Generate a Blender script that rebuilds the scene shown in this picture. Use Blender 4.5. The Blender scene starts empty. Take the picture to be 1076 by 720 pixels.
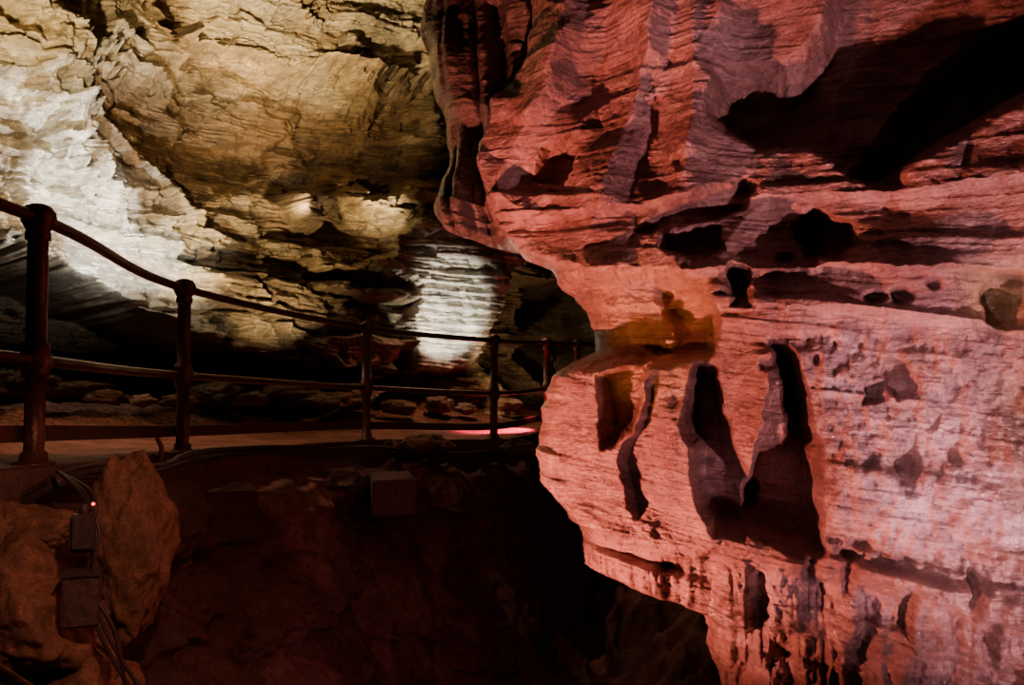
import bpy, math, random, bmesh
import numpy as np
from mathutils import Vector
random.seed(3)
F=900.0; PITCH=math.radians(2.0); CP,SP=math.cos(PITCH),math.sin(PITCH)
scene=bpy.context.scene
# ---------------------------------------------------------------- camera
cd=bpy.data.cameras.new('camera'); cam=bpy.data.objects.new('camera',cd)
scene.collection.objects.link(cam); scene.camera=cam
cd.sensor_width=36; cd.lens=F/1076*36; cam.location=(0,0,0)
cam.rotation_euler=(math.radians(90)+PITCH,0,0); cd.clip_start=0.02

def project(x,y,z):
    d=np.maximum(y*CP+z*SP,0.05); u=-y*SP+z*CP
    return 538+F*x/d, 360-F*u/d
def at(px,py,y):            # world point on the plane Y=y measured off the photo
    a=(px-538)/F; b=(360-py)/F
    dy=CP-b*SP; dz=SP+b*CP
    t=y/dy
    return (a*t,y,dz*t)
# ---------------------------------------------------------------- noise
def _h(ix,iy,iz):
    h=(ix.astype(np.int64)*374761393+iy.astype(np.int64)*668265263+iz.astype(np.int64)*2147483647+1013904223)&0xFFFFFFFF
    h=((h^(h>>13))*1274126177)&0xFFFFFFFF
    h=((h^(h>>16))*2246822519)&0xFFFFFFFF
    return ((h^(h>>15))&0xFFFF)/32767.5-1.0
def vn(x,y,z):
    x,y,z=np.broadcast_arrays(x,y,z)
    ix,iy,iz=np.floor(x),np.floor(y),np.floor(z)
    fx,fy,fz=x-ix,y-iy,z-iz
    fx=fx*fx*fx*(fx*(fx*6-15)+10); fy=fy*fy*fy*(fy*(fy*6-15)+10); fz=fz*fz*fz*(fz*(fz*6-15)+10)
    def L(a,b,t): return a+(b-a)*t
    c=lambda i,j,k:_h(ix+i,iy+j,iz+k)
    return L(L(L(c(0,0,0),c(1,0,0),fx),L(c(0,1,0),c(1,1,0),fx),fy),
             L(L(c(0,0,1),c(1,0,1),fx),L(c(0,1,1),c(1,1,1),fx),fy),fz)
def vn2(x,y,seed=0):        # cheap 2-D version
    x,y=np.broadcast_arrays(x,y)
    ix,iy=np.floor(x),np.floor(y); fx,fy=x-ix,y-iy
    fx=fx*fx*fx*(fx*(fx*6-15)+10); fy=fy*fy*fy*(fy*(fy*6-15)+10); k=np.full(ix.shape,float(seed))
    a,b,c,d=_h(ix,iy,k),_h(ix+1,iy,k),_h(ix,iy+1,k),_h(ix+1,iy+1,k)
    return (a+(b-a)*fx)*(1-fy)+(c+(d-c)*fx)*fy
def fb(x,y,seed=0,o=4,g=.5):
    r=0;a=1;n=0
    for i in range(o):
        r=r+a*vn2(x,y,seed*13+i); n+=a; a*=g
        x,y=(x*2+3.7),(y*2+1.3)
    return r/n
def fbr(x,y,seed=0,o=5,g=.5):   # rotated octaves (isotropic)
    r=0;a=1;n=0; ca,sa=.8,.6
    for i in range(o):
        r=r+a*vn2(x,y,seed*13+i); n+=a; a*=g
        x,y=(x*ca-y*sa)*2.03+3.7,(x*sa+y*ca)*2.03+1.3
    return r/n
def rdg(x,y,seed=0,o=4,g=.5):
    r=0;a=1;n=0; ca,sa=.8,.6
    for i in range(o):
        r=r+a*(1-2*np.abs(vn2(x,y,seed*13+i))); n+=a; a*=g
        x,y=(x*ca-y*sa)*2.03+3.7,(x*sa+y*ca)*2.03+1.3
    return r/n
def sst(a,b,x):
    t=np.clip((x-a)/(b-a),0,1); return t*t*(3-2*t)
def sdf(poly,X,Y):
    P=np.array(poly,float); n=len(P)
    d=np.full(X.shape,1e18); s=np.ones(X.shape)
    for i in range(n):
        a=P[i]; b=P[i-1]
        ex,ey=b-a; wx=X-a[0]; wy=Y-a[1]
        t=np.clip((wx*ex+wy*ey)/(ex*ex+ey*ey),0,1)
        d=np.minimum(d,(wx-ex*t)**2+(wy-ey*t)**2)
        c1=Y>=a[1]; c2=Y<b[1]; c3=(ex*wy)>(ey*wx)
        f=(c1&c2&c3)|(~c1&~c2&~c3)
        s=np.where(f,-s,s)
    return s*np.sqrt(d)       # negative inside
def pmask(poly,X,Y,soft=6): return sst(soft,-soft,sdf(poly,X,Y))
def ell(cx,cy,rx,ry,X,Y): 
    return np.exp(-(((X-cx)/rx)**2+((Y-cy)/ry)**2)**1.6)
# ---------------------------------------------------------------- mesh helpers
def grid_mesh(name,X,Y,Z,tint=None,mat=None,flip=False):
    nr,nc=X.shape
    me=bpy.data.meshes.new(name)
    co=np.stack([X,Y,Z],-1).reshape(-1,3).astype(np.float32)
    idx=np.arange(nr*nc).reshape(nr,nc)
    q=np.stack([idx[:-1,:-1],idx[:-1,1:],idx[1:,1:],idx[1:,:-1]],-1).reshape(-1,4)
    if flip: q=q[:,::-1]
    nf=len(q)
    me.vertices.add(len(co)); me.vertices.foreach_set('co',co.ravel())
    me.loops.add(nf*4); me.loops.foreach_set('vertex_index',q.ravel().astype(np.int32))
    me.polygons.add(nf); me.polygons.foreach_set('loop_start',(np.arange(nf)*4).astype(np.int32))
    me.polygons.foreach_set('loop_total',np.full(nf,4,np.int32))
    me.polygons.foreach_set('use_smooth',np.ones(nf,bool))
    me.update(calc_edges=True)
    if tint is not None:
        at_=me.color_attributes.new('tint','FLOAT_COLOR','POINT')
        c=np.concatenate([tint.reshape(-1,3),np.ones((nr*nc,1))],1).astype(np.float32)
        at_.data.foreach_set('color',c.ravel())
    ob=bpy.data.objects.new(name,me); scene.collection.objects.link(ob)
    if mat: me.materials.append(mat)
    return ob
def mixc(t,c,m): return t*(1-m[...,None])+np.array(c)*m[...,None]
# ---------------------------------------------------------------- materials
def rock_mat(name,use_tint=True,col=(.3,.2,.14),rough=(.35,.75),bump=.5,strata=0.5,scale=1.0,spec=.5,lines=.0,grain=.3,stretch=1.0,coat=0,lumps=0):
    m=bpy.data.materials.new(name); m.use_nodes=True
    nt=m.node_tree; N=nt.nodes; L=nt.links
    b=N['Principled BSDF']; b.inputs['Specular IOR Level'].default_value=spec
    b.inputs['Coat Weight'].default_value=coat; b.inputs['Coat Roughness'].default_value=.14
    tc=N.new('ShaderNodeTexCoord')
    def mapping(sc):
        mp=N.new('ShaderNodeMapping'); mp.inputs['Scale'].default_value=sc
        mp.inputs['Rotation'].default_value=(0,math.radians(6),0)
        L.new(tc.outputs['Object'],mp.inputs['Vector']); return mp.outputs[0]
    def noise(vec,sc,det,ro,dist=0):
        n=N.new('ShaderNodeTexNoise'); n.inputs['Scale'].default_value=sc; n.inputs['Detail'].default_value=det; n.inputs['Roughness'].default_value=ro; n.inputs['Distortion'].default_value=dist
        L.new(vec,n.inputs['Vector']); return n.outputs[0]
    def mr(inp,a,b_,c,d):
        r=N.new('ShaderNodeMapRange'); L.new(inp,r.inputs[0])
        for i,v in enumerate((a,b_,c,d)): r.inputs[1+i].default_value=v
        return r.outputs[0]
    def math_(op,*a):
        n=N.new('ShaderNodeMath'); n.operation=op
        for i,v in enumerate(a):
            if isinstance(v,(int,float)): n.inputs[i].default_value=v
            else: L.new(v,n.inputs[i])
        return n.outputs[0]
    ns=noise(mapping((1.1*scale,1.1*scale,13*scale*stretch)),2.2,8,.62,.4)
    n2=noise(tc.outputs['Object'],8*scale,12,.72,.2)
    n3=noise(tc.outputs['Object'],1.6*scale,6,.6)
    n4=noise(tc.outputs['Object'],45*scale,6,.7)
    nl=noise(mapping((.8*scale,.8*scale,20*scale*stretch)),1.7,4,.6,.8)
    lm=mr(math_('ABSOLUTE',math_('SUBTRACT',nl,.5)),0,.025,1-lines,1)   # thin bedding seams
    v1=mr(ns,.3,.7,1-.45*strata,1+.4*strata)
    v2=mr(n2,.3,.7,.55,1.4)
    v3=mr(n3,.3,.7,.65,1.3)
    v4=mr(n4,.3,.7,1-grain,1+grain)
    val=math_('MULTIPLY',math_('MULTIPLY',math_('MULTIPLY',v1,v2),math_('MULTIPLY',v3,v4)),lm)
    vm=N.new('ShaderNodeVectorMath'); vm.operation='SCALE'
    if use_tint:
        a=N.new('ShaderNodeVertexColor'); a.layer_name='tint'; L.new(a.outputs[0],vm.inputs[0])
    else: vm.inputs[0].default_value=col
    L.new(val,vm.inputs['Scale'])
    L.new(vm.outputs[0],b.inputs['Base Color'])
    L.new(mr(n3,.35,.65,rough[0],rough[1]),b.inputs['Roughness'])
    s=math_('ADD',math_('MULTIPLY_ADD',ns,strata*1.0,n2),math_('MULTIPLY_ADD',n4,.12,math_('MULTIPLY',lm,.35*min(1,lines*2))))
    if lumps:
        n5=noise(mapping((10,10,26)),1.6,3,.5,.3); s=math_('MULTIPLY_ADD',n5,lumps,s)
    bp=N.new('ShaderNodeBump'); bp.inputs['Strength'].default_value=bump; bp.inputs['Distance'].default_value=.035/scale
    L.new(s,bp.inputs['Height']); L.new(bp.outputs[0],b.inputs['Normal'])
    if coat: L.new(bp.outputs[0],b.inputs['Coat Normal'])
    return m
def plain(name,col,rough=.6,metal=0,bump=0,bs=60,emis=None,es=0):
    m=bpy.data.materials.new(name); m.use_nodes=True; nt=m.node_tree; N=nt.nodes; L=nt.links
    b=N['Principled BSDF']; b.inputs['Metallic'].default_value=metal
    n=N.new('ShaderNodeTexNoise'); n.inputs['Scale'].default_value=bs; n.inputs['Detail'].default_value=6
    tc=N.new('ShaderNodeTexCoord'); L.new(tc.outputs['Object'],n.inputs['Vector'])
    r=N.new('ShaderNodeValToRGB'); r.color_ramp.elements[0].position=.3; r.color_ramp.elements[1].position=.7
    r.color_ramp.elements[0].color=(*[c*.6 for c in col],1); r.color_ramp.elements[1].color=(*[min(1,c*1.3) for c in col],1)
    L.new(n.outputs[0],r.inputs[0]); L.new(r.outputs[0],b.inputs['Base Color'])
    b.inputs['Roughness'].default_value=rough
    if bump:
        bp=N.new('ShaderNodeBump'); bp.inputs['Strength'].default_value=bump; bp.inputs['Distance'].default_value=.01
        L.new(n.outputs[0],bp.inputs['Height']); L.new(bp.outputs[0],b.inputs['Normal'])
    if emis: b.inputs['Emission Color'].default_value=(*emis,1); b.inputs['Emission Strength'].default_value=es
    return m
M_right=rock_mat('wet_limestone',rough=(.16,.42),bump=.85,strata=.25,scale=1.3,spec=1.0,lines=.3,grain=.25,stretch=.7,coat=1.0,lumps=.7)
M_back=rock_mat('cave_limestone',rough=(.3,.7),bump=1.0,strata=.45,scale=1.0,lines=.5,grain=.35,stretch=.9)
M_pit=rock_mat('dark_rock',rough=(.5,.9),bump=.9,strata=.15,scale=1.3,spec=.3)
M_boulder=rock_mat('boulder_rock',False,(.30,.19,.13),rough=(.45,.9),bump=1.0,strata=.2,scale=2.2,grain=.4)
M_iron=plain('painted_iron',(.15,.09,.06),.36,.4,.3,80)
M_cable=plain('cable_rubber',(.06,.05,.045),.45)
M_box=plain('grey_plastic',(.08,.075,.07),.5,0,.1)
M_led=plain('red_led',(.8,.05,.02),.4,emis=(1,.06,.03),es=6)
M_conc=plain('concrete',(.12,.09,.08),.85,0,.6,40)
# ---------------------------------------------------------------- right outcrop
sil=[(408,-90),(413,0),(420,40),(428,75),(441,105),(446,150),(438,190),(441,215),(458,236),(490,247),(532,256),(540,268),(572,280),(584,300),(604,322),(616,345),(614,368),(594,380),(578,396),(566,430),(562,480),(566,506),(584,530),(604,556),(610,580),(610,598),(645,616),(690,634),(733,650),(742,680),(752,720),(770,800),(790,950)]
A0,SL=4.605,0.7
def plane_pt(px,py):
    k=(px-538)/F; b=(360-py)/F
    dx,dy,dz=k,CP-b*SP,SP+b*CP
    t=A0/(dy+SL*dx); return dx*t,dy*t,dz*t
sp=np.array([plane_pt(*p) for p in sil])
o=np.argsort(sp[:,2]); zs,xs=sp[o,2],sp[o,0]
NR=980; NF=900; NB=90
z=np.linspace(2.5,-1.9,NR)
xe=np.interp(z,zs,xs)
xe=xe+.03*fb(z*9,z*0+3.3,1,5,.6)
w=np.linspace(0,1,NF)**1.12
xmax=2.9
Xf=xe[:,None]+(xmax-xe[:,None])*w[None,:]
Zf=np.repeat(z[:,None],NF,1)
Yf=A0-SL*Xf
PX,PY=project(Xf,Yf,Zf)
wx=PX+10*fbr(Xf*5,Zf*5,2,5,.6); wy=PY+10*fbr(Xf*5,Zf*5,3,5,.6)
q=Zf+.12*Xf+.045*fb(Xf*1.3,Zf*1.5,5,3)
s=Xf*1.22
D=.10*fbr(s*1.2,Zf*1.2,6,3)
# scalloped hollows
up=sst(330,250,wy); up2=sst(225,165,wy)
blk=pmask([(560,385),(850,355),(870,590),(600,560)],wx,wy,14)      # fluted lower block
D+=(.04+.08*up)*(1-.6*blk)*rdg(s*1.4,Zf*1.5,41,2,.4)
D+=.035*np.abs(vn2(s*4.5+.6*fb(s*2,Zf*2,4,2),Zf*5.5,43))*(.4+.6*up)
# irregular bedding
lay=q*5.0+.35*fb(s*1.1,Zf*1,7,3)
li=np.floor(lay); fr=lay-li
led=np.where(fr<.86,(fr/.86)**2.2,sst(1,.86,fr))
amp=.055*sst(.05,.6,fb(s*1.0+li*3.7,li*1.7,8,2))
D+=amp*led*(1-.85*blk)*(1-.65*up2)
lay2=q*19+.4*fb(s*1.3,Zf*1.2,9,3); l2=np.floor(lay2); f2=lay2-l2
D+=.022*np.where(f2<.7,f2/.7,sst(1,.7,f2))*sst(.05,.7,fb(s*1.6+l2*5.1,l2*.9,10,2))*(1-.6*blk)*(1-.5*up2)
lay3=q*42+.5*fb(s*1.6,Zf*1.2,109,3); l3=np.floor(lay3); f3=lay3-l3
D+=.007*f3*sst(-.1,.5,fb(s*1.5+l3*5.1,l3*.9,110,2))
D+=.009*fb(s*2.2,q*10,12,3)
D+=.018*fbr(s*5,Zf*5,13,6,.58)
# vertical fluting on the upper mass
flx=s*6+.8*fb(s*1.5,Zf*1.5,14,3)+Zf*1.2
D+=.065*vn2(flx,Zf*.5,15)*sst(250,180,wy)*sst(820,640,wx)
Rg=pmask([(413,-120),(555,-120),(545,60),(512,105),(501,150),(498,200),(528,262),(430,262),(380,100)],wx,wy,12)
D-=.42*Rg
D+=(.02*rdg(s*4,Zf*1.6,16,3)+.12*np.abs(vn2(s*9+Zf,Zf*1.0,88)))*Rg
def ridge(pts,wl,wr,h):       # fin with soft left flank and steep right flank
    global D
    P=np.array(pts,float); xc=np.interp(wy,P[:,1],P[:,0]); dx=wx-xc
    m=sst(P[0,1]-12,P[0,1]+12,wy)*sst(P[-1,1]+12,P[-1,1]-12,wy)
    pr=np.where(dx<0,np.clip(1+dx/wl,0,1)**1.3,np.clip(1-dx/wr,0,1)**1.3)
    D+=h*pr*m
ridge([(700,-100),(690,20),(676,90),(655,160),(640,215)],60,26,.15)
ridge([(610,-100),(600,30),(585,90),(560,130)],50,20,.12)
ridge([(520,100),(506,140),(512,190),(535,230)],14,40,.06)
ridge([(775,-100),(760,20),(745,90),(720,170)],50,30,.07)
# recesses: (polygon, depth, softness)
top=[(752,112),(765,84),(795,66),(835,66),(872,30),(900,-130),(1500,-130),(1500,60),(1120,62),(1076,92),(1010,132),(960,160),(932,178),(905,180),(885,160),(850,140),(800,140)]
rec=[
 (top,-.38,18),
 ([(990,60),(1076,0),(1200,-60),(1200,40),(1076,80),(1000,130),(940,165),(910,168)],-.30,12),
 ([(670,247),(700,225),(745,205),(786,187),(792,196),(778,215),(740,232),(690,246)],-.13,5),
 ([(700,245),(752,238),(758,262),(728,270),(700,262)],-.16,6),
 ([(835,235),(860,222),(893,240),(895,258),(878,274),(845,268)],-.18,7),
 ([(565,190),(572,160),(590,152),(604,160),(602,180),(590,198)],-.20,6),
 ([(590,292),(640,292),(700,290),(740,300),(752,340),(748,372),(700,384),(640,380),(560,385),(560,300)],-.20,9),
 ([(690,300),(738,305),(745,345),(715,352),(700,335)],-.10,8),
 ([(632,395),(660,388),(682,385),(668,430),(652,462),(640,470),(634,440)],-.18,6),
 ([(734,388),(752,392),(758,440),(776,490),(796,525),(780,562),(750,559),(732,505),(725,440)],-.32,8),
 ([(812,362),(828,370),(843,425),(858,490),(862,580),(826,574),(785,557),(786,500),(800,474),(826,472),(832,460),(824,420)],-.38,8),
 ([(928,380),(948,382),(960,412),(940,424),(926,405)],-.11,5),
 ([(908,402),(925,402),(926,422),(910,424)],-.11,4),
 ([(770,282),(786,284),(786,322),(772,322)],-.12,5),
 ([(1008,286),(1076,284),(1100,350),(1040,346),(1010,330)],-.07,14),
 ([(735,655),(790,664),(800,740),(820,900),(700,900),(700,640)],-.10,9),
]
for p,d,sf in rec: D+=d*pmask(p,wx,wy,sf)
pits=[(805,385,6,6,.06),(917,316,8,6,.08),(945,314,9,9,.10),(1056,318,13,20,.16),(952,492,9,16,.12),(938,486,12,7,.08),
 (930,188,14,10,.12),(777,300,8,10,.06),(690,366,9,6,.08),(858,380,5,5,.04),(716,178,5,8,.05),(1000,480,6,9,.05),
 (948,640,5,24,.09),(1041,672,6,22,.09),(852,600,6,14,.08),(1012,612,4,20,.06),(890,600,6,14,.06),(700,600,8,5,.05),(905,570,8,5,.05),(980,300,6,5,.05),(820,270,7,5,.05)]
for cx,cy,rx,ry,d in pits: D-=d*ell(cx,cy,rx*1.15,ry*1.15,wx,wy)
# fins of lower block
ridge([(690,385),(676,430),(652,480),(660,540)],60,8,.09)
ridge([(732,380),(724,440),(730,500),(748,556)],60,8,.10)
ridge([(806,372),(798,440),(784,500),(782,556)],30,9,.08)
ridge([(826,362),(841,430),(860,500),(865,578)],4,110,.06)
D+=.022*vn2(s*10+.4*fb(s*3,Zf*2,8,2),Zf*1.0,91)*blk
# lower lip under the block, flutes below it
lipY=np.interp(wx,[560,600,700,850,1000,1100],[520,545,566,585,620,650])
D+=.085*np.exp(-((wy-lipY)/16)**2)
D+=(.05*vn2(s*13+.5*fb(s*3,Zf*3,3,2),Zf*2,17)+.02*np.abs(vn2(s*30,Zf*4,18)))*sst(0,40,wy-lipY)
D-=.07*sst(10,140,wy-lipY)
# lumpy calcite skin on the lower right
lr_=pmask([(850,345),(1130,350),(1130,700),(980,640),(860,580)],wx,wy,25)
lr2=np.clip(lr_+sst(0,30,wy-lipY)*sst(720,800,wx),0,1)
D+=.06*fbr(s*7,Zf*4,55,4,.6)*lr2+.018*fbr(s*26,Zf*20,56,3)*lr2
# big ledge lip lines
for pts,h in (([(535,262),(640,286),(780,284),(900,280),(1100,292)],.08),([(540,236),(620,222),(700,212),(900,205),(1100,190)],.07),([(760,318),(900,326),(1000,338),(1100,352)],.065)):
    P=np.array(pts); yl=np.interp(wx,P[:,0],P[:,1]); dy=wy-yl
    D+=h*np.where(dy<0,np.exp(dy/26),np.exp(-dy/4))
# round the nose
e=(Xf-xe[:,None]); D-=.16*np.clip(1-e/.16,0,1)**2.2
dirv=np.array([-.25,-.97])
X1=Xf+dirv[0]*D; Y1=Yf+dirv[1]*D; Z1=Zf
b=np.linspace(3.4,0.0,NB+1)[:-1]
b=3.4*(b/3.4)**1.8
nb=.25*fb(b[None,:]*1.2+z[:,None]*0,z[:,None]*1.5+b[None,:]*0,18,5)*np.clip(b[None,:]*2,0,1)
X2=X1[:,:1]+.34*b[None,:]+nb*.6+.1*sst(0,1,b[None,:]); Y2=Y1[:,:1]+.94*b[None,:]; Z2=np.repeat(z[:,None],NB,1)
T=np.ones(Xf.shape+(3,))*np.array([.38,.24,.20])
T=mixc(T,(.56,.41,.38),sst(.0,.5,fbr(s*1.1,q*2.6,21,5))*.8)
T=mixc(T,(.18,.09,.075),sst(-.05,.4,fbr(s*1.3,q*2.8,27,5,.6))*.8)
T=mixc(T,(.14,.12,.10),Rg)  # set-back upper left: its shade is put into the tint
T=mixc(T,(.40,.24,.09),pmask([(600,290),(760,286),(770,345),(700,360),(620,350)],wx,wy,35)*.45)
T=mixc(T,(.27,.22,.07),pmask([(1012,286),(1120,286),(1110,345),(1020,335)],wx,wy,26)*.8)
T=mixc(T,(.22,.17,.08),pmask([(1050,400),(1120,400),(1120,600),(1060,580)],wx,wy,30)*.7)
T=mixc(T,(.22,.14,.11),pmask(top,wx,wy,20)*.5)  # dimness of the upper-right recess also put into the rock colour
T=mixc(T,(.56,.45,.45),lr2*sst(-.2,.35,fbr(s*3,Zf*4,77,5,.6))*.9)
T=mixc(T,(.22,.14,.13),lr2*sst(.1,.4,fbr(s*3.5,Zf*2.2,78,5,.6))*.6)
TB=np.ones((NR,NB,3))*np.array([.25,.19,.15])
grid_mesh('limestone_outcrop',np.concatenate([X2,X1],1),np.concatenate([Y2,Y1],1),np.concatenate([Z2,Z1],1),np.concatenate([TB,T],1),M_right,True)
# ---------------------------------------------------------------- curve helper
def catmull(P,n):
    P=np.array(P,float); P=np.vstack([2*P[0]-P[1],P,2*P[-1]-P[-2]]); out=[]
    for i in range(1,len(P)-2):
        for t in np.linspace(0,1,n,endpoint=False):
            a,b_,c,d=P[i-1],P[i],P[i+1],P[i+2]
            out.append(.5*((2*b_)+(-a+c)*t+(2*a-5*b_+4*c-d)*t*t+(-a+3*b_-3*c+d)*t**3))
    out.append(P[-2]); return np.array(out)
def resample(C,n):
    d=np.r_[0,np.cumsum(np.linalg.norm(np.diff(C,axis=0),axis=1))]
    u=np.linspace(0,d[-1],n); return np.stack([np.interp(u,d,C[:,i]) for i in range(C.shape[1])],1),u
# ---------------------------------------------------------------- back wall
C,u=resample(catmull([(-9.5,2.0),(-8.2,6.2),(-5.6,9.4),(-3,11.6),(-.6,12.8),(1.2,13.6),(5,14)],30),1500)
NZ=900; zz=np.linspace(7.2,-1.0,NZ)
tan=np.gradient(C,axis=0); tan/=np.linalg.norm(tan,axis=1)[:,None]; nrm=np.stack([tan[:,1],-tan[:,0]],1)
X=np.repeat(C[None,:,0],NZ,0);Y=np.repeat(C[None,:,1],NZ,0);Z=np.repeat(zz[:,None],len(u),1);S=np.repeat(u[None,:],NZ,0)
PX,PY=project(X,Y,Z)
wx=PX+12*fbr(S*1.8,Z*1.8,1,5,.6); wy=PY+12*fbr(S*1.8,Z*1.8,2,5,.6)
q=Z+.10*S+.12*fb(S*.6,Z*.6,5,3)
def blocks(fq,fs,amp_,seed,wv=.4):
    l=q*fq+wv*fbr(S*1.2,Z*1.2,seed,4); li=np.floor(l)
    c=S*fs+7*_h(li,li*0+seed,li*0)+.5*fbr(S*2,Z*2,seed+3,4); ci=np.floor(c)
    fl,fc=l-li,c-ci
    h=_h(li,ci,li*0+seed)
    e=sst(0,.10,fl)*sst(1,.88,fl)*sst(0,.06,fc)*sst(1,.94,fc)
    return amp_*(h*.8+.5)*(.35+.65*e)
def ledges(fq,amp_,seed,lo=-.1,hi=.5,wv=.35):
    l=q*fq+wv*fbr(S*1.1,Z*1.1,seed,4); li=np.floor(l); f=l-li
    return amp_*np.where(f>.2,(1-f)/.8,sst(0,.2,f))*sst(lo,hi,fb(S*.9+li*4.3,li*1.3,seed+1,3))
D=.5*fbr(S*.35,Z*.35,3,3)+.18*rdg(S*.9,Z*1.3,4,4)
smooth=pmask([(70,95),(190,92),(300,100),(430,115),(440,190),(380,195),(300,185),(220,190),(130,190),(90,150)],wx,wy,22)
calc=pmask([(-200,60),(60,90),(110,150),(170,190),(185,240),(200,340),(120,325),(-200,250)],wx,wy,14)
calc2=pmask([(-200,-100),(110,-100),(100,60),(30,95),(-200,70)],wx,wy,22)
topb=pmask([(200,-60),(440,-60),(440,95),(320,76),(240,60),(190,45)],wx,wy,10)
lowr=pmask([(195,290),(300,296),(420,300),(430,400),(200,400)],wx,wy,14)
rough=1-np.clip(.7*smooth+.65*calc,0,.9)
D+=rough*(blocks(1.7,.7,.58,3)*(1+.5*lowr)+blocks(4.6,1.9,.17,9)+blocks(10,4,.05,19))
D+=ledges(3.0,.24,81)*(1-.5*smooth)+ledges(8.0,.09,83)*(1-.4*smooth)+ledges(18,.03,85,wv=.6)
D+=.10*fbr(S*3,Z*3.5,15,6,.6)
# draperies
cur=np.abs(vn2(S*4+.9*fbr(S*2,Z*2,2,3),Z*.7,22)); cur2=np.abs(vn2(S*11+.6*fb(S*3,Z*2,3,2),Z*1.4,24))
led2=q*3.2+.5*fbr(S*1.5,Z*1.5,71,4); lf=led2-np.floor(led2)
D+=calc*(.28*cur+.13*cur2+.24*np.where(lf<.8,1-lf,sst(.8,1,lf))*sst(-.3,.4,fb(S*.9,np.floor(led2),72,2))+.14*fbr(S*2,Z*2,73,5,.6)-.1)
D+=calc2*(.22*np.abs(vn2(S*5,Z*.8,25))+.1*cur2)
D-=.40*smooth
lip=lambda pts:np.interp(wx,[p[0] for p in pts],[p[1] for p in pts])
for pts,h,up_,a,b_ in (([(180,52),(240,66),(320,82),(430,100)],.6,30,175,470),([(170,232),(220,228),(262,236),(268,280)],.25,10,175,270),([(300,292),(420,296)],.3,18,290,410),([(30,98),(70,108),(150,180),(190,235)],.5,40,-60,190),([(-60,215),(60,235),(180,262)],.25,22,-60,180),([(200,345),(400,352)],.2,16,205,410)):
    yl=lip(pts); dy=wy-yl
    D+=h*np.where(dy<0,np.exp(dy/up_),np.exp(-dy/3))*sst(a-10,a+10,wx)*sst(b_+10,b_-10,wx)
fr_=pmask([(35,120),(85,120),(100,190),(92,200),(84,175),(76,205),(68,170),(58,195),(50,165),(42,180)],wx,wy,4); D+=.35*fr_
# arch with dark hollow under it
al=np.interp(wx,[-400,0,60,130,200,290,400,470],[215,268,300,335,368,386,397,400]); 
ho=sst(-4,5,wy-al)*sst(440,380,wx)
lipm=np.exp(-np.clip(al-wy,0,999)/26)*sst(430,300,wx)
D+=.65*lipm*(1-ho)
D-=(1.9*sst(330,180,wx)+.35)*ho
kn=pmask([(292,208),(305,198),(325,203),(334,222),(328,242),(300,246),(290,230)],wx,wy,5); 
D-=.45*pmask([(275,190),(300,176),(330,182),(350,200),(340,215),(285,215)],wx,wy,6)
D+=.8*kn
D-=.35*pmask([(372,196),(405,192),(408,212),(375,214)],wx,wy,5)
D-=.7*pmask([(300,292),(398,290),(402,304),(312,306)],wx,wy,4)
# white buttress
colp=[(392,256),(410,250),(424,240),(466,244),(524,262),(520,300),(504,330),(486,360),(474,388),(418,390),(414,330),(418,302),(392,292)]
col=pmask(colp,wx,wy,5)
D=D*(1-.85*col)+col*(.85+ledges(8,.09,91,-.8,.0,.5)+ledges(17,.04,93,-.5,.2,.7)+.08*np.abs(vn2(S*4+Z,Z*1.2,6))+.10*fbr(S*3.0,Z*4,3,5,.6)+.10*fbr(S*1.2,Z*1.5,33,3))
# cleft and passage right of the buttress
D-=1.3*pmask([(532,250),(640,200),(660,460),(560,460),(509,440),(507,345)],wx,wy,12)
gap=pmask([(574,296),(700,280),(700,470),(590,410),(574,380)],wx,wy,6)
D-=3.0*gap
D+=.5*pmask([(392,392),(500,394),(560,420),(560,450),(380,450)],wx,wy,8)
X1=X+nrm[None,:,0]*D; Y1=Y+nrm[None,:,1]*D
T=np.ones(X.shape+(3,))*np.array([.42,.30,.165])
T=mixc(T,(.68,.58,.39),sst(-.1,.5,fbr(S*.9,q*2.0,22,5))*.8)
T=mixc(T,(.13,.08,.035),sst(.0,.42,fbr(S*1.3,Z*1.6,24,5,.6))*.8)
T=mixc(T,(.15,.08,.03),smooth*.9)
T=mixc(T,(.80,.78,.72),calc*.88*sst(-.5,.1,fbr(S*1.5,Z*1.5,66,4)))
T=mixc(T,(.26,.19,.12),calc*sst(.05,.35,fbr(S*1.8,Z*1.3,67,5,.6))*.8)
T=mixc(T,(.76,.64,.40),calc2*.7)
T=mixc(T,(.72,.62,.44),topb*sst(-.4,.1,fbr(S*1.5,Z*2,69,4))*.8)
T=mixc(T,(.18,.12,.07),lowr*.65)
T=mixc(T,(.56,.50,.40),lipm*(1-ho)*.6)  # lit rim of the arch lip put into the tint as paler colour
T=mixc(T,(.80,.75,.62),col*sst(-.9,-.3,fbr(S*2,Z*3,68,5,.6)))
T=mixc(T,(.13,.10,.08),kn*.7)
T=mixc(T,(.10,.065,.04),ho)  # shade under the arch put into the rock colour
grid_mesh('wall_back',X1,Y1,Z,T,M_back)
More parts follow.
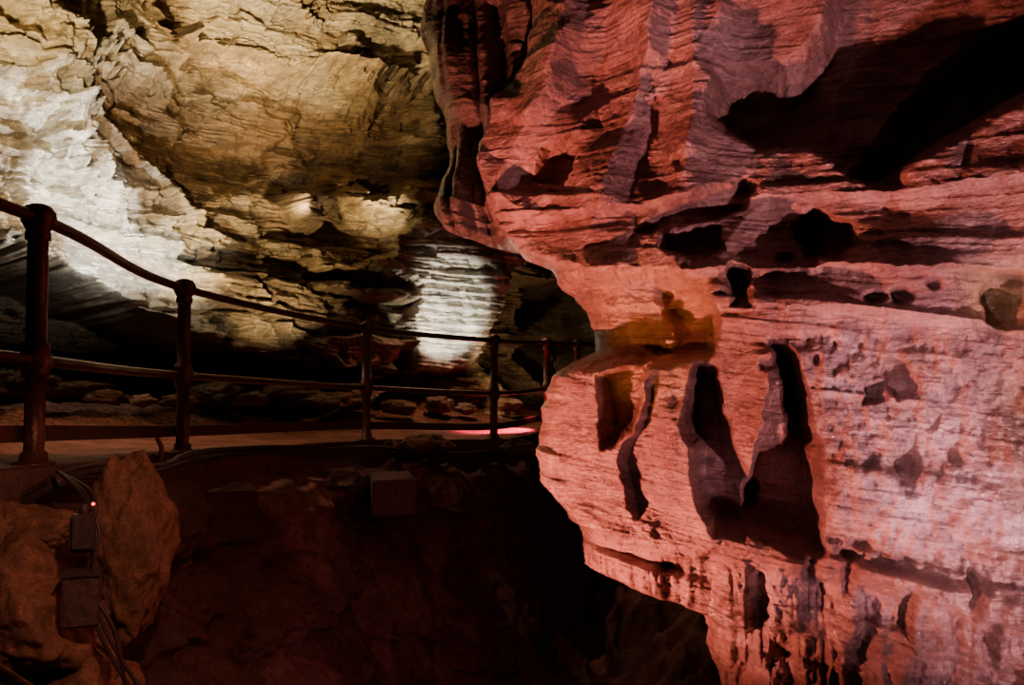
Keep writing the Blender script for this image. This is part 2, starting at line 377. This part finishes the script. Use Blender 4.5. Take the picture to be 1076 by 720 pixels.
# ---------------------------------------------------------------- walkway
posts=[(-2.25,1.75),(-1.985,3.57),(-2.07,5.4),(-1.34,7.9),(-.19,8.95),(.42,10.3),(.85,11.2),(1.15,11.9)]
def zf(y): return np.interp(y,[0,1.9,3.57,5.4,7.9,9,10.9,14],[-.25,-.30,-.385,-.50,-.62,-.70,-.66,-.62])
edge=catmull([(-2.9,-1.5)]+posts+[(1.8,12.6),(3.6,13.2)],24)
E,ue=resample(edge,700)
Cn=np.array([1.4,4.6]); rad=E-Cn; rad/=np.linalg.norm(rad,axis=1)[:,None]
E_in=E-rad*.13
off=np.r_[0,.02,np.linspace(.06,8,140)]
FX=E_in[None,:,0]+rad[None,:,0]*off[:,None]; FY=E_in[None,:,1]+rad[None,:,1]*off[:,None]
FZ=zf(FY)+.02*fbr(FX*1.5,FY*1.5,3,3)+.24*sst(.8,3.6,off[:,None]+0*FX)+sst(1.9,2.8,off[:,None]+0*FX)*.14*fbr(FX*2.5,FY*2.5,8,5,.6)
M_floor=bpy.data.materials.new('brick_paving'); M_floor.use_nodes=True
nt=M_floor.node_tree; N=nt.nodes; L=nt.links; bb=N['Principled BSDF']
tc=N.new('ShaderNodeTexCoord'); br=N.new('ShaderNodeTexBrick'); br.inputs['Scale'].default_value=4.5
br.inputs['Color1'].default_value=(.46,.20,.125,1); br.inputs['Color2'].default_value=(.32,.14,.09,1); br.inputs['Mortar'].default_value=(.10,.07,.05,1)
br.inputs['Mortar Size'].default_value=.03
L.new(tc.outputs['Object'],br.inputs['Vector']); 
nn=N.new('ShaderNodeTexNoise'); nn.inputs['Scale'].default_value=2.5; nn.inputs['Detail'].default_value=10; nn.inputs['Roughness'].default_value=.7; L.new(tc.outputs['Object'],nn.inputs['Vector'])
cr=N.new('ShaderNodeValToRGB'); cr.color_ramp.elements[0].position=.38; cr.color_ramp.elements[0].color=(.25,.2,.17,1); cr.color_ramp.elements[1].position=.62
L.new(nn.outputs[0],cr.inputs[0])
mx=N.new('ShaderNodeMix'); mx.data_type='RGBA'; mx.blend_type='MULTIPLY'; mx.inputs[0].default_value=.85
L.new(br.outputs[0],mx.inputs[6]); L.new(cr.outputs[0],mx.inputs[7]); L.new(mx.outputs[2],bb.inputs['Base Color'])
bb.inputs['Roughness'].default_value=.7; bb.inputs['Specular IOR Level'].default_value=.15
bp=N.new('ShaderNodeBump'); bp.inputs['Strength'].default_value=.5; bp.inputs['Distance'].default_value=.01
L.new(br.outputs['Fac'],bp.inputs['Height']); bp.invert=True; L.new(bp.outputs[0],bb.inputs['Normal'])
grid_mesh('floor',FX,FY,FZ,None,M_floor,True)
# rock face under the path edge, falling into the pit
NV=420; v=np.linspace(0,1,NV)
zt=zf(E_in[:,1])+.005
ZZ=zt[None,:]*(1-v[:,None])+(-4.2)*v[:,None]
SS=np.repeat(ue[None,:],NV,0)
vv=v[:,None]+0*SS
D1=.34*(fbr(SS*.8,ZZ*.8,7,5,.55)+.35)+.18*rdg(SS*1.6,ZZ*1.6,9,5,.55)+.06*fbr(SS*5,ZZ*5,8,5,.6)
l=ZZ*2.4+.5*fbr(SS*1.5,ZZ*1.5,3,3); li=np.floor(l); f=l-li
D1+=.12*np.where(f<.85,1-f/.85,sst(.85,1,f))*sst(-.2,.4,fb(SS*.9+li*3,li,4,2))
Dp=.05+sst(.03,.10,vv)*(D1+.06)+1.7*np.clip(vv-.15,0,1)**1.2
RX=E_in[None,:,0]-rad[None,:,0]*Dp; RY=E_in[None,:,1]-rad[None,:,1]*Dp
T=np.ones(RX.shape+(3,))*np.array([.13,.085,.075])
T=mixc(T,(.26,.17,.14),sst(0,.5,fbr(SS,ZZ,3,5)))
T=mixc(T,(.16,.11,.09),sst(.07,.04,vv))
grid_mesh('retaining_wall',RX,RY,ZZ,T,M_pit)
gx=np.linspace(-3.5,5,400); gy=np.linspace(-1.5,12.5,520); GX,GY=np.meshgrid(gx,gy)
GZ=-3.3+.6*fbr(GX*.8,GY*.8,2,5)+.4*rdg(GX*1.2,GY*1.2,3,5)+.9*sst(-.5,-3,GX)+.5*sst(6,10,GY)+1.0*sst(.5,2.5,GX)*sst(4,7,GY)
T=np.ones(GX.shape+(3,))*np.array([.15,.09,.075]); T=mixc(T,(.28,.18,.13),sst(0,.5,fbr(GX*1.4,GY*1.4,9,4)))
grid_mesh('pit_floor',GX,GY,GZ,T,M_pit)
cx=np.linspace(-11,6,160); cy=np.linspace(-2,15,160); CX,CY=np.meshgrid(cx,cy)
CZ_=6.4+1.0*fbr(CX*.4,CY*.4,2,4)
grid_mesh('ceiling',CX,CY,CZ_,np.ones(CX.shape+(3,))*np.array([.25,.18,.12]),M_back,True)
# ---------------------------------------------------------------- boulders
def fbm3(x,y,z,o=5,g=.55):
    r=0;a=1;n=0
    for i in range(o):
        r=r+a*vn(x*2**i+i*17.3,y*2**i+i*5.1,z*2**i+i*9.7); n+=a; a*=g
    return r/n
def boulder_bm(seed,size,loc,rot=0,sub=5,facets=13,rough=.2,base=1.15):
    rs=np.random.RandomState(seed)
    bm=bmesh.new(); bmesh.ops.create_icosphere(bm,subdivisions=sub,radius=1)
    V=np.array([v.co[:] for v in bm.verts]); Nn=rs.normal(size=(facets,3)); Nn/=np.linalg.norm(Nn,axis=1)[:,None]
    dd=rs.uniform(.68,.98,facets)
    dots=V@Nn.T; r=np.where(dots>.05,dd/np.maximum(dots,.05),9).min(1); r=np.minimum(r,base)
    n=fbm3(V[:,0]*2+seed,V[:,1]*2,V[:,2]*2); V=V*r[:,None]*(1+rough*n)[:,None]
    V*=np.array(size); c_,s_=math.cos(rot),math.sin(rot)
    V=np.stack([V[:,0]*c_-V[:,1]*s_,V[:,0]*s_+V[:,1]*c_,V[:,2]],1)+np.array(loc)
    for v_,co in zip(bm.verts,V): v_.co=co
    for f in bm.faces: f.smooth=True
    return bm
def to_obj(name,bms,mat,parent=None):
    me=bpy.data.meshes.new(name); 
    big=bmesh.new()
    for b_ in bms:
        t=bpy.data.meshes.new('t'); b_.to_mesh(t); big.from_mesh(t); b_.free(); bpy.data.meshes.remove(t)
    big.to_mesh(me); big.free(); me.materials.append(mat)
    ob=bpy.data.objects.new(name,me); scene.collection.objects.link(ob)
    if parent: ob.parent=parent
    return ob
to_obj('boulder',[boulder_bm(11,(.165,.2,.37),at(138,568,3.35),.3,6,16,.30,.98)],M_boulder)
to_obj('boulder',[boulder_bm(12,(.28,.3,.24),at(30,640,3.1),.6,6,14,.35)],M_boulder)
to_obj('boulder',[boulder_bm(14,(.26,.3,.22),at(60,740,3.1),.2,6,14,.35)],M_boulder)
to_obj('boulder',[boulder_bm(15,(.2,.25,.13),at(20,560,3.2),1.2,6,14,.35)],M_boulder)
rub=[]
rs=np.random.RandomState(5)
for px,py,y,sz in ((20,405,8.2,.27),(70,410,8.4,.20),(110,418,8.2,.13),(150,420,8.0,.12),(-20,405,8,.3),(185,420,8.6,.13),(225,414,9.4,.24),(262,420,9.3,.16),(300,414,9.9,.28),(345,421,9.8,.17),(375,416,10.4,.25),(420,427,10.4,.17),(460,425,10.8,.2),(490,430,10.8,.13)):
    rub.append(boulder_bm(rs.randint(999),(sz*1.6,sz,sz*.5),at(px,py,y),rs.rand()*3,5,14,.4))
rp=to_obj('rubble_pile',rub,M_pit)
rub=[boulder_bm(31+i,(a*1.2,a,a*.6),at(px,py,7.9+i*.12),i,5,13,.3) for i,(px,py,a) in enumerate(((408,468,.09),(440,466,.17),(465,468,.12),(330,476,.1),(545,470,.14)))]
er=to_obj('edge_rubble',rub,M_pit)
for ob,cc in ((rp,(.18,.12,.075,1)),(er,(.2,.14,.11,1))):
    ca_=ob.data.color_attributes.new('tint','FLOAT_COLOR','POINT')
    ca_.data.foreach_set('color',np.tile(cc,len(ob.data.vertices)).astype(np.float32))
def box_bm(c,sx,sy,sz,bev=.01,rz=0):
    bm=bmesh.new(); bmesh.ops.create_cube(bm,size=1)
    for v_ in bm.verts: v_.co=Vector((v_.co.x*sx,v_.co.y*sy,v_.co.z*sz))
    bmesh.ops.bevel(bm,geom=bm.edges[:],offset=bev,segments=2,affect='EDGES')
    c_,s_=math.cos(rz),math.sin(rz)
    for v_ in bm.verts: v_.co=Vector((v_.co.x*c_-v_.co.y*s_+c[0],v_.co.x*s_+v_.co.y*c_+c[1],v_.co.z+c[2]))
    return bm
to_obj('concrete_block',[box_bm(at(240,537,5.3),.30,.5,.30,.015,.4)],M_conc)
to_obj('concrete_block',[box_bm(at(412,518,7.0),.34,.6,.28,.015,.2)],M_conc)
# ---------------------------------------------------------------- tubes
def tube(name,P,r,mat,parent=None):
    cu=bpy.data.curves.new(name,'CURVE'); cu.dimensions='3D'; cu.bevel_depth=r; cu.bevel_resolution=4; cu.use_fill_caps=True
    sp_=cu.splines.new('POLY'); sp_.points.add(len(P)-1)
    for i,p in enumerate(P): sp_.points[i].co=(*p,1)
    ob=bpy.data.objects.new(name,cu); scene.collection.objects.link(ob); cu.materials.append(mat)
    dg=bpy.context.evaluated_depsgraph_get(); me=bpy.data.meshes.new_from_object(ob.evaluated_get(dg)); 
    bpy.data.objects.remove(ob); me.name=name
    for p in me.polygons: p.use_smooth=True
    ob=bpy.data.objects.new(name,me); scene.collection.objects.link(ob)
    if parent: ob.parent=parent
    return ob
def lathe(prof,loc,seg=28):
    bm=bmesh.new(); rings=[]
    for r,z_ in prof:
        rings.append([bm.verts.new((loc[0]+r*math.cos(2*math.pi*k/seg),loc[1]+r*math.sin(2*math.pi*k/seg),loc[2]+z_)) for k in range(seg)])
    for a,b_ in zip(rings,rings[1:]):
        for k in range(seg): bm.faces.new((a[k],a[(k+1)%seg],b_[(k+1)%seg],b_[k]))
    bm.faces.new(rings[0][::-1]); bm.faces.new(rings[-1])
    for f in bm.faces: f.smooth=True
    return bm
hr=bpy.data.objects.new('handrail',None); scene.collection.objects.link(hr)
H=1.09
for i,(x,y) in enumerate(posts):
    r=.040
    mid=.44*H if i!=1 else .40*H
    prof=[(.085,0),(.085,.012),(.055,.02),(.052,.05),(r,.06)]
    prof+=[(r,mid-.075),(.052,mid-.07),(.055,mid-.04),(.062,mid-.02),(.064,mid),(.062,mid+.02),(.055,mid+.04),(.052,mid+.07),(r,mid+.075)]
    t=H-.055
    prof+=[(r,t-.10),(.05,t-.095),(.05,t-.065),(.045,t-.06),(.052,t-.045),(.066,t-.02),(.07,t+.0),(.066,t+.022),(.05,t+.045),(.025,t+.056),(.001,t+.058)]
    to_obj('post_%d'%(i+1),[lathe(prof,(x,y,float(zf(y))))],M_iron,hr)
def railpath(h):
    P3=[(x,y,float(zf(y))+(h if not callable(h) else h(i))) for i,(x,y) in enumerate(posts)]
    return catmull(P3,14)
tube('top_rail',railpath(H-.06),.026,M_iron,hr)
tube('mid_rail',railpath(lambda i:.44*H if i!=1 else .40*H),.024,M_iron,hr)
tp=railpath(.13); tg=np.gradient(tp,axis=0); tg/=np.linalg.norm(tg,axis=1)[:,None]
bm=bmesh.new(); prev=None
for p,t in zip(tp,tg):
    n_=np.array([t[1],-t[0],0])*.008
    o_=np.array([-t[1],t[0],0])*.05
    vs=[bm.verts.new(p+o_+n_*a+np.array([0,0,c_])) for a,c_ in ((1,-.035),(-1,-.035),(-1,.035),(1,.035))]
    if prev:
        for k in range(4): bm.faces.new((prev[k],prev[(k+1)%4],vs[(k+1)%4],vs[k]))
    else: bm.faces.new(vs)
    prev=vs
bm.faces.new(prev[::-1]); to_obj('toe_board',[bm],M_iron,hr)
# ---------------------------------------------------------------- cables and boxes
cab=bpy.data.objects.new('electrical_cable',None); scene.collection.objects.link(cab)
for k in range(5):
    rk=random.Random(k); j=lambda a:rk.uniform(-a,a)
    P=[at(-30,545+k*9+j(8),3.2),at(20,520+k*5+j(6),3.25),at(70,497+k*3+j(5),3.3),at(130,486+k*5,3.6),at(170,492+j(5),4.0),at(200,475+k*3,4.8),at(250,470+k*2+j(3),5.7),at(320,470+k*2+j(3),6.6),at(400,474+j(4),7.5),at(480,478+j(4),8.3),at(560,470+j(2),8.8)]
    tube('strand_%d'%(k+1),catmull(P,10),.009+.003*(k%2),M_cable,cab)
for k in range(3):
    rk=random.Random(50+k); j=lambda a:rk.uniform(-a,a)
    P=[at(60,495,3.2),at(90+j(8),520,3.0),at(104+j(6),560,2.95),at(96+j(8),610,2.92),at(110+j(14),660,2.9),at(140+j(12),730,2.9)]
    tube('drop_%d'%(k+1),catmull(P,10),.007,M_cable,cab)
jb=bpy.data.objects.new('junction_box',None); scene.collection.objects.link(jb)
to_obj('case',[box_bm(at(87,560,2.9),.075,.06,.13,.008,.3)],M_box,jb)
to_obj('lid',[box_bm(at(87,560,2.865),.066,.015,.11,.004,.3)],M_box,jb)
to_obj('gland',[lathe([(.014,0),(.014,.03),(.01,.04)],at(88,543,2.9))],M_box,jb)
to_obj('led',[lathe([(.004,0),(.006,.004),(.003,.009)],at(98,531,2.87),12)],M_led,jb)
to_obj('led_bracket',[box_bm(at(98,535,2.88),.012,.012,.012,.002)],M_box,jb)
jb2=bpy.data.objects.new('transformer_box',None); scene.collection.objects.link(jb2)
to_obj('case',[box_bm(at(86,630,2.9),.11,.09,.17,.008,.3)],M_conc,jb2)
to_obj('lid',[box_bm(at(86,602,2.9),.125,.10,.014,.004,.3)],M_box,jb2)
vt=bpy.data.objects.new('cable_stanchion',None); scene.collection.objects.link(vt)
tube('stem',[at(168,490,4.2),at(170,470,4.2),at(165,460,4.2)],.012,M_iron,vt)
tube('arm',[at(160,478,4.2),at(176,484,4.2)],.008,M_iron,vt)
lr=bpy.data.objects.new('lower_handrail',None); scene.collection.objects.link(lr)
tube('rail',[at(-120,640,1.9),at(0,706,1.9),at(24,722,1.9),at(150,800,1.9)],.014,plain('brass_rail',(.45,.32,.14),.4,.2),lr)
# ---------------------------------------------------------------- lights
def spot(name,loc,target,power,color,angle=70,blend=.6,r=.04):
    l=bpy.data.lights.new(name,'SPOT'); l.energy=power; l.color=color; l.spot_size=math.radians(angle); l.spot_blend=blend; l.shadow_soft_size=r
    ob=bpy.data.objects.new(name,l); scene.collection.objects.link(ob); ob.location=loc
    ob.rotation_euler=(Vector(target)-Vector(loc)).to_track_quat('-Z','Y').to_euler(); return ob
RED=(1,.21,.145)
spot('floodlight_pink',(-1.35,3.85,-1.7),(.5,4.2,.1),860,RED,85,.7)
spot('floodlight_pink_near',(2.05,1.35,-1.5),(2.15,3.15,-.05),460,(1,.43,.50),76,.9,.02)
spot('added_glint_spot',(.30,.9,-.85),(2.15,3.1,-.35),190,(1,.52,.60),42,.9,.015)  # unseen extra spot, added only for wet glints on the right
spot('floodlight_orange',(.10,3.7,-.35),(.75,4.2,.25),20,(1,.34,.06),55,.8,.02)
WARM=(1,.73,.37); COOL=(1,.94,.83)
spot('floodlight_wall',at(130,285,8.3),at(90,190,9.6),500,COOL,100,.9)
spot('floodlight_wall',at(215,320,9.3),at(170,170,10.6),230,WARM,95,.8)
spot('floodlight_arch',at(110,90,7.0),at(100,275,9.6),330,COOL,52,.9)
spot('floodlight_high',at(290,80,9.0),at(300,-10,11.0),620,WARM,110,.9)
spot('floodlight_high',at(40,110,6.6),at(20,30,9.0),460,WARM,100,.9)
spot('floodlight_knob',at(312,225,10.6),at(305,150,11.4),80,WARM,110,.8)
spot('floodlight_niche',at(398,235,11.2),at(392,190,12.2),55,WARM,100,.8)
spot('floodlight_buttress',at(490,398,10.4),at(460,310,12.0),330,COOL,50,.6)
spot('floodlight_mid',at(300,350,9.2),at(270,240,11.2),200,WARM,85,.9)
spot('added_path_fill',(-3.6,6.0,2.8),(-3.0,6.6,-.5),270,(1,.45,.27),70,.9)  # unseen fill added to brighten the walkway
spot('added_path_fill',(-.6,10.6,2.2),(-.4,10.2,-.6),120,(1,.45,.26),100,.9)  # second added fill, over the far end of the walkway
spot('floodlight_passage',at(520,405,10.8),at(550,340,13.5),90,(1,.66,.38),60,.8)
spot('floodlight_path_pink',at(560,385,10.0),at(536,436,10.0),550,(1,.05,.22),60,.6)
spot('floodlight_pit',(-.4,1.5,.6),(-1.75,3.3,-.9),62,(1,.34,.22),46,.8)
spot('floodlight_pit_deep',(-.2,4.0,-1.4),(-.8,7.5,-2.6),15,(1,.28,.32),100,.9)
w=bpy.data.worlds.new('world'); scene.world=w; w.use_nodes=True
w.node_tree.nodes['Background'].inputs[0].default_value=(.30,.16,.12,1); w.node_tree.nodes['Background'].inputs[1].default_value=.02
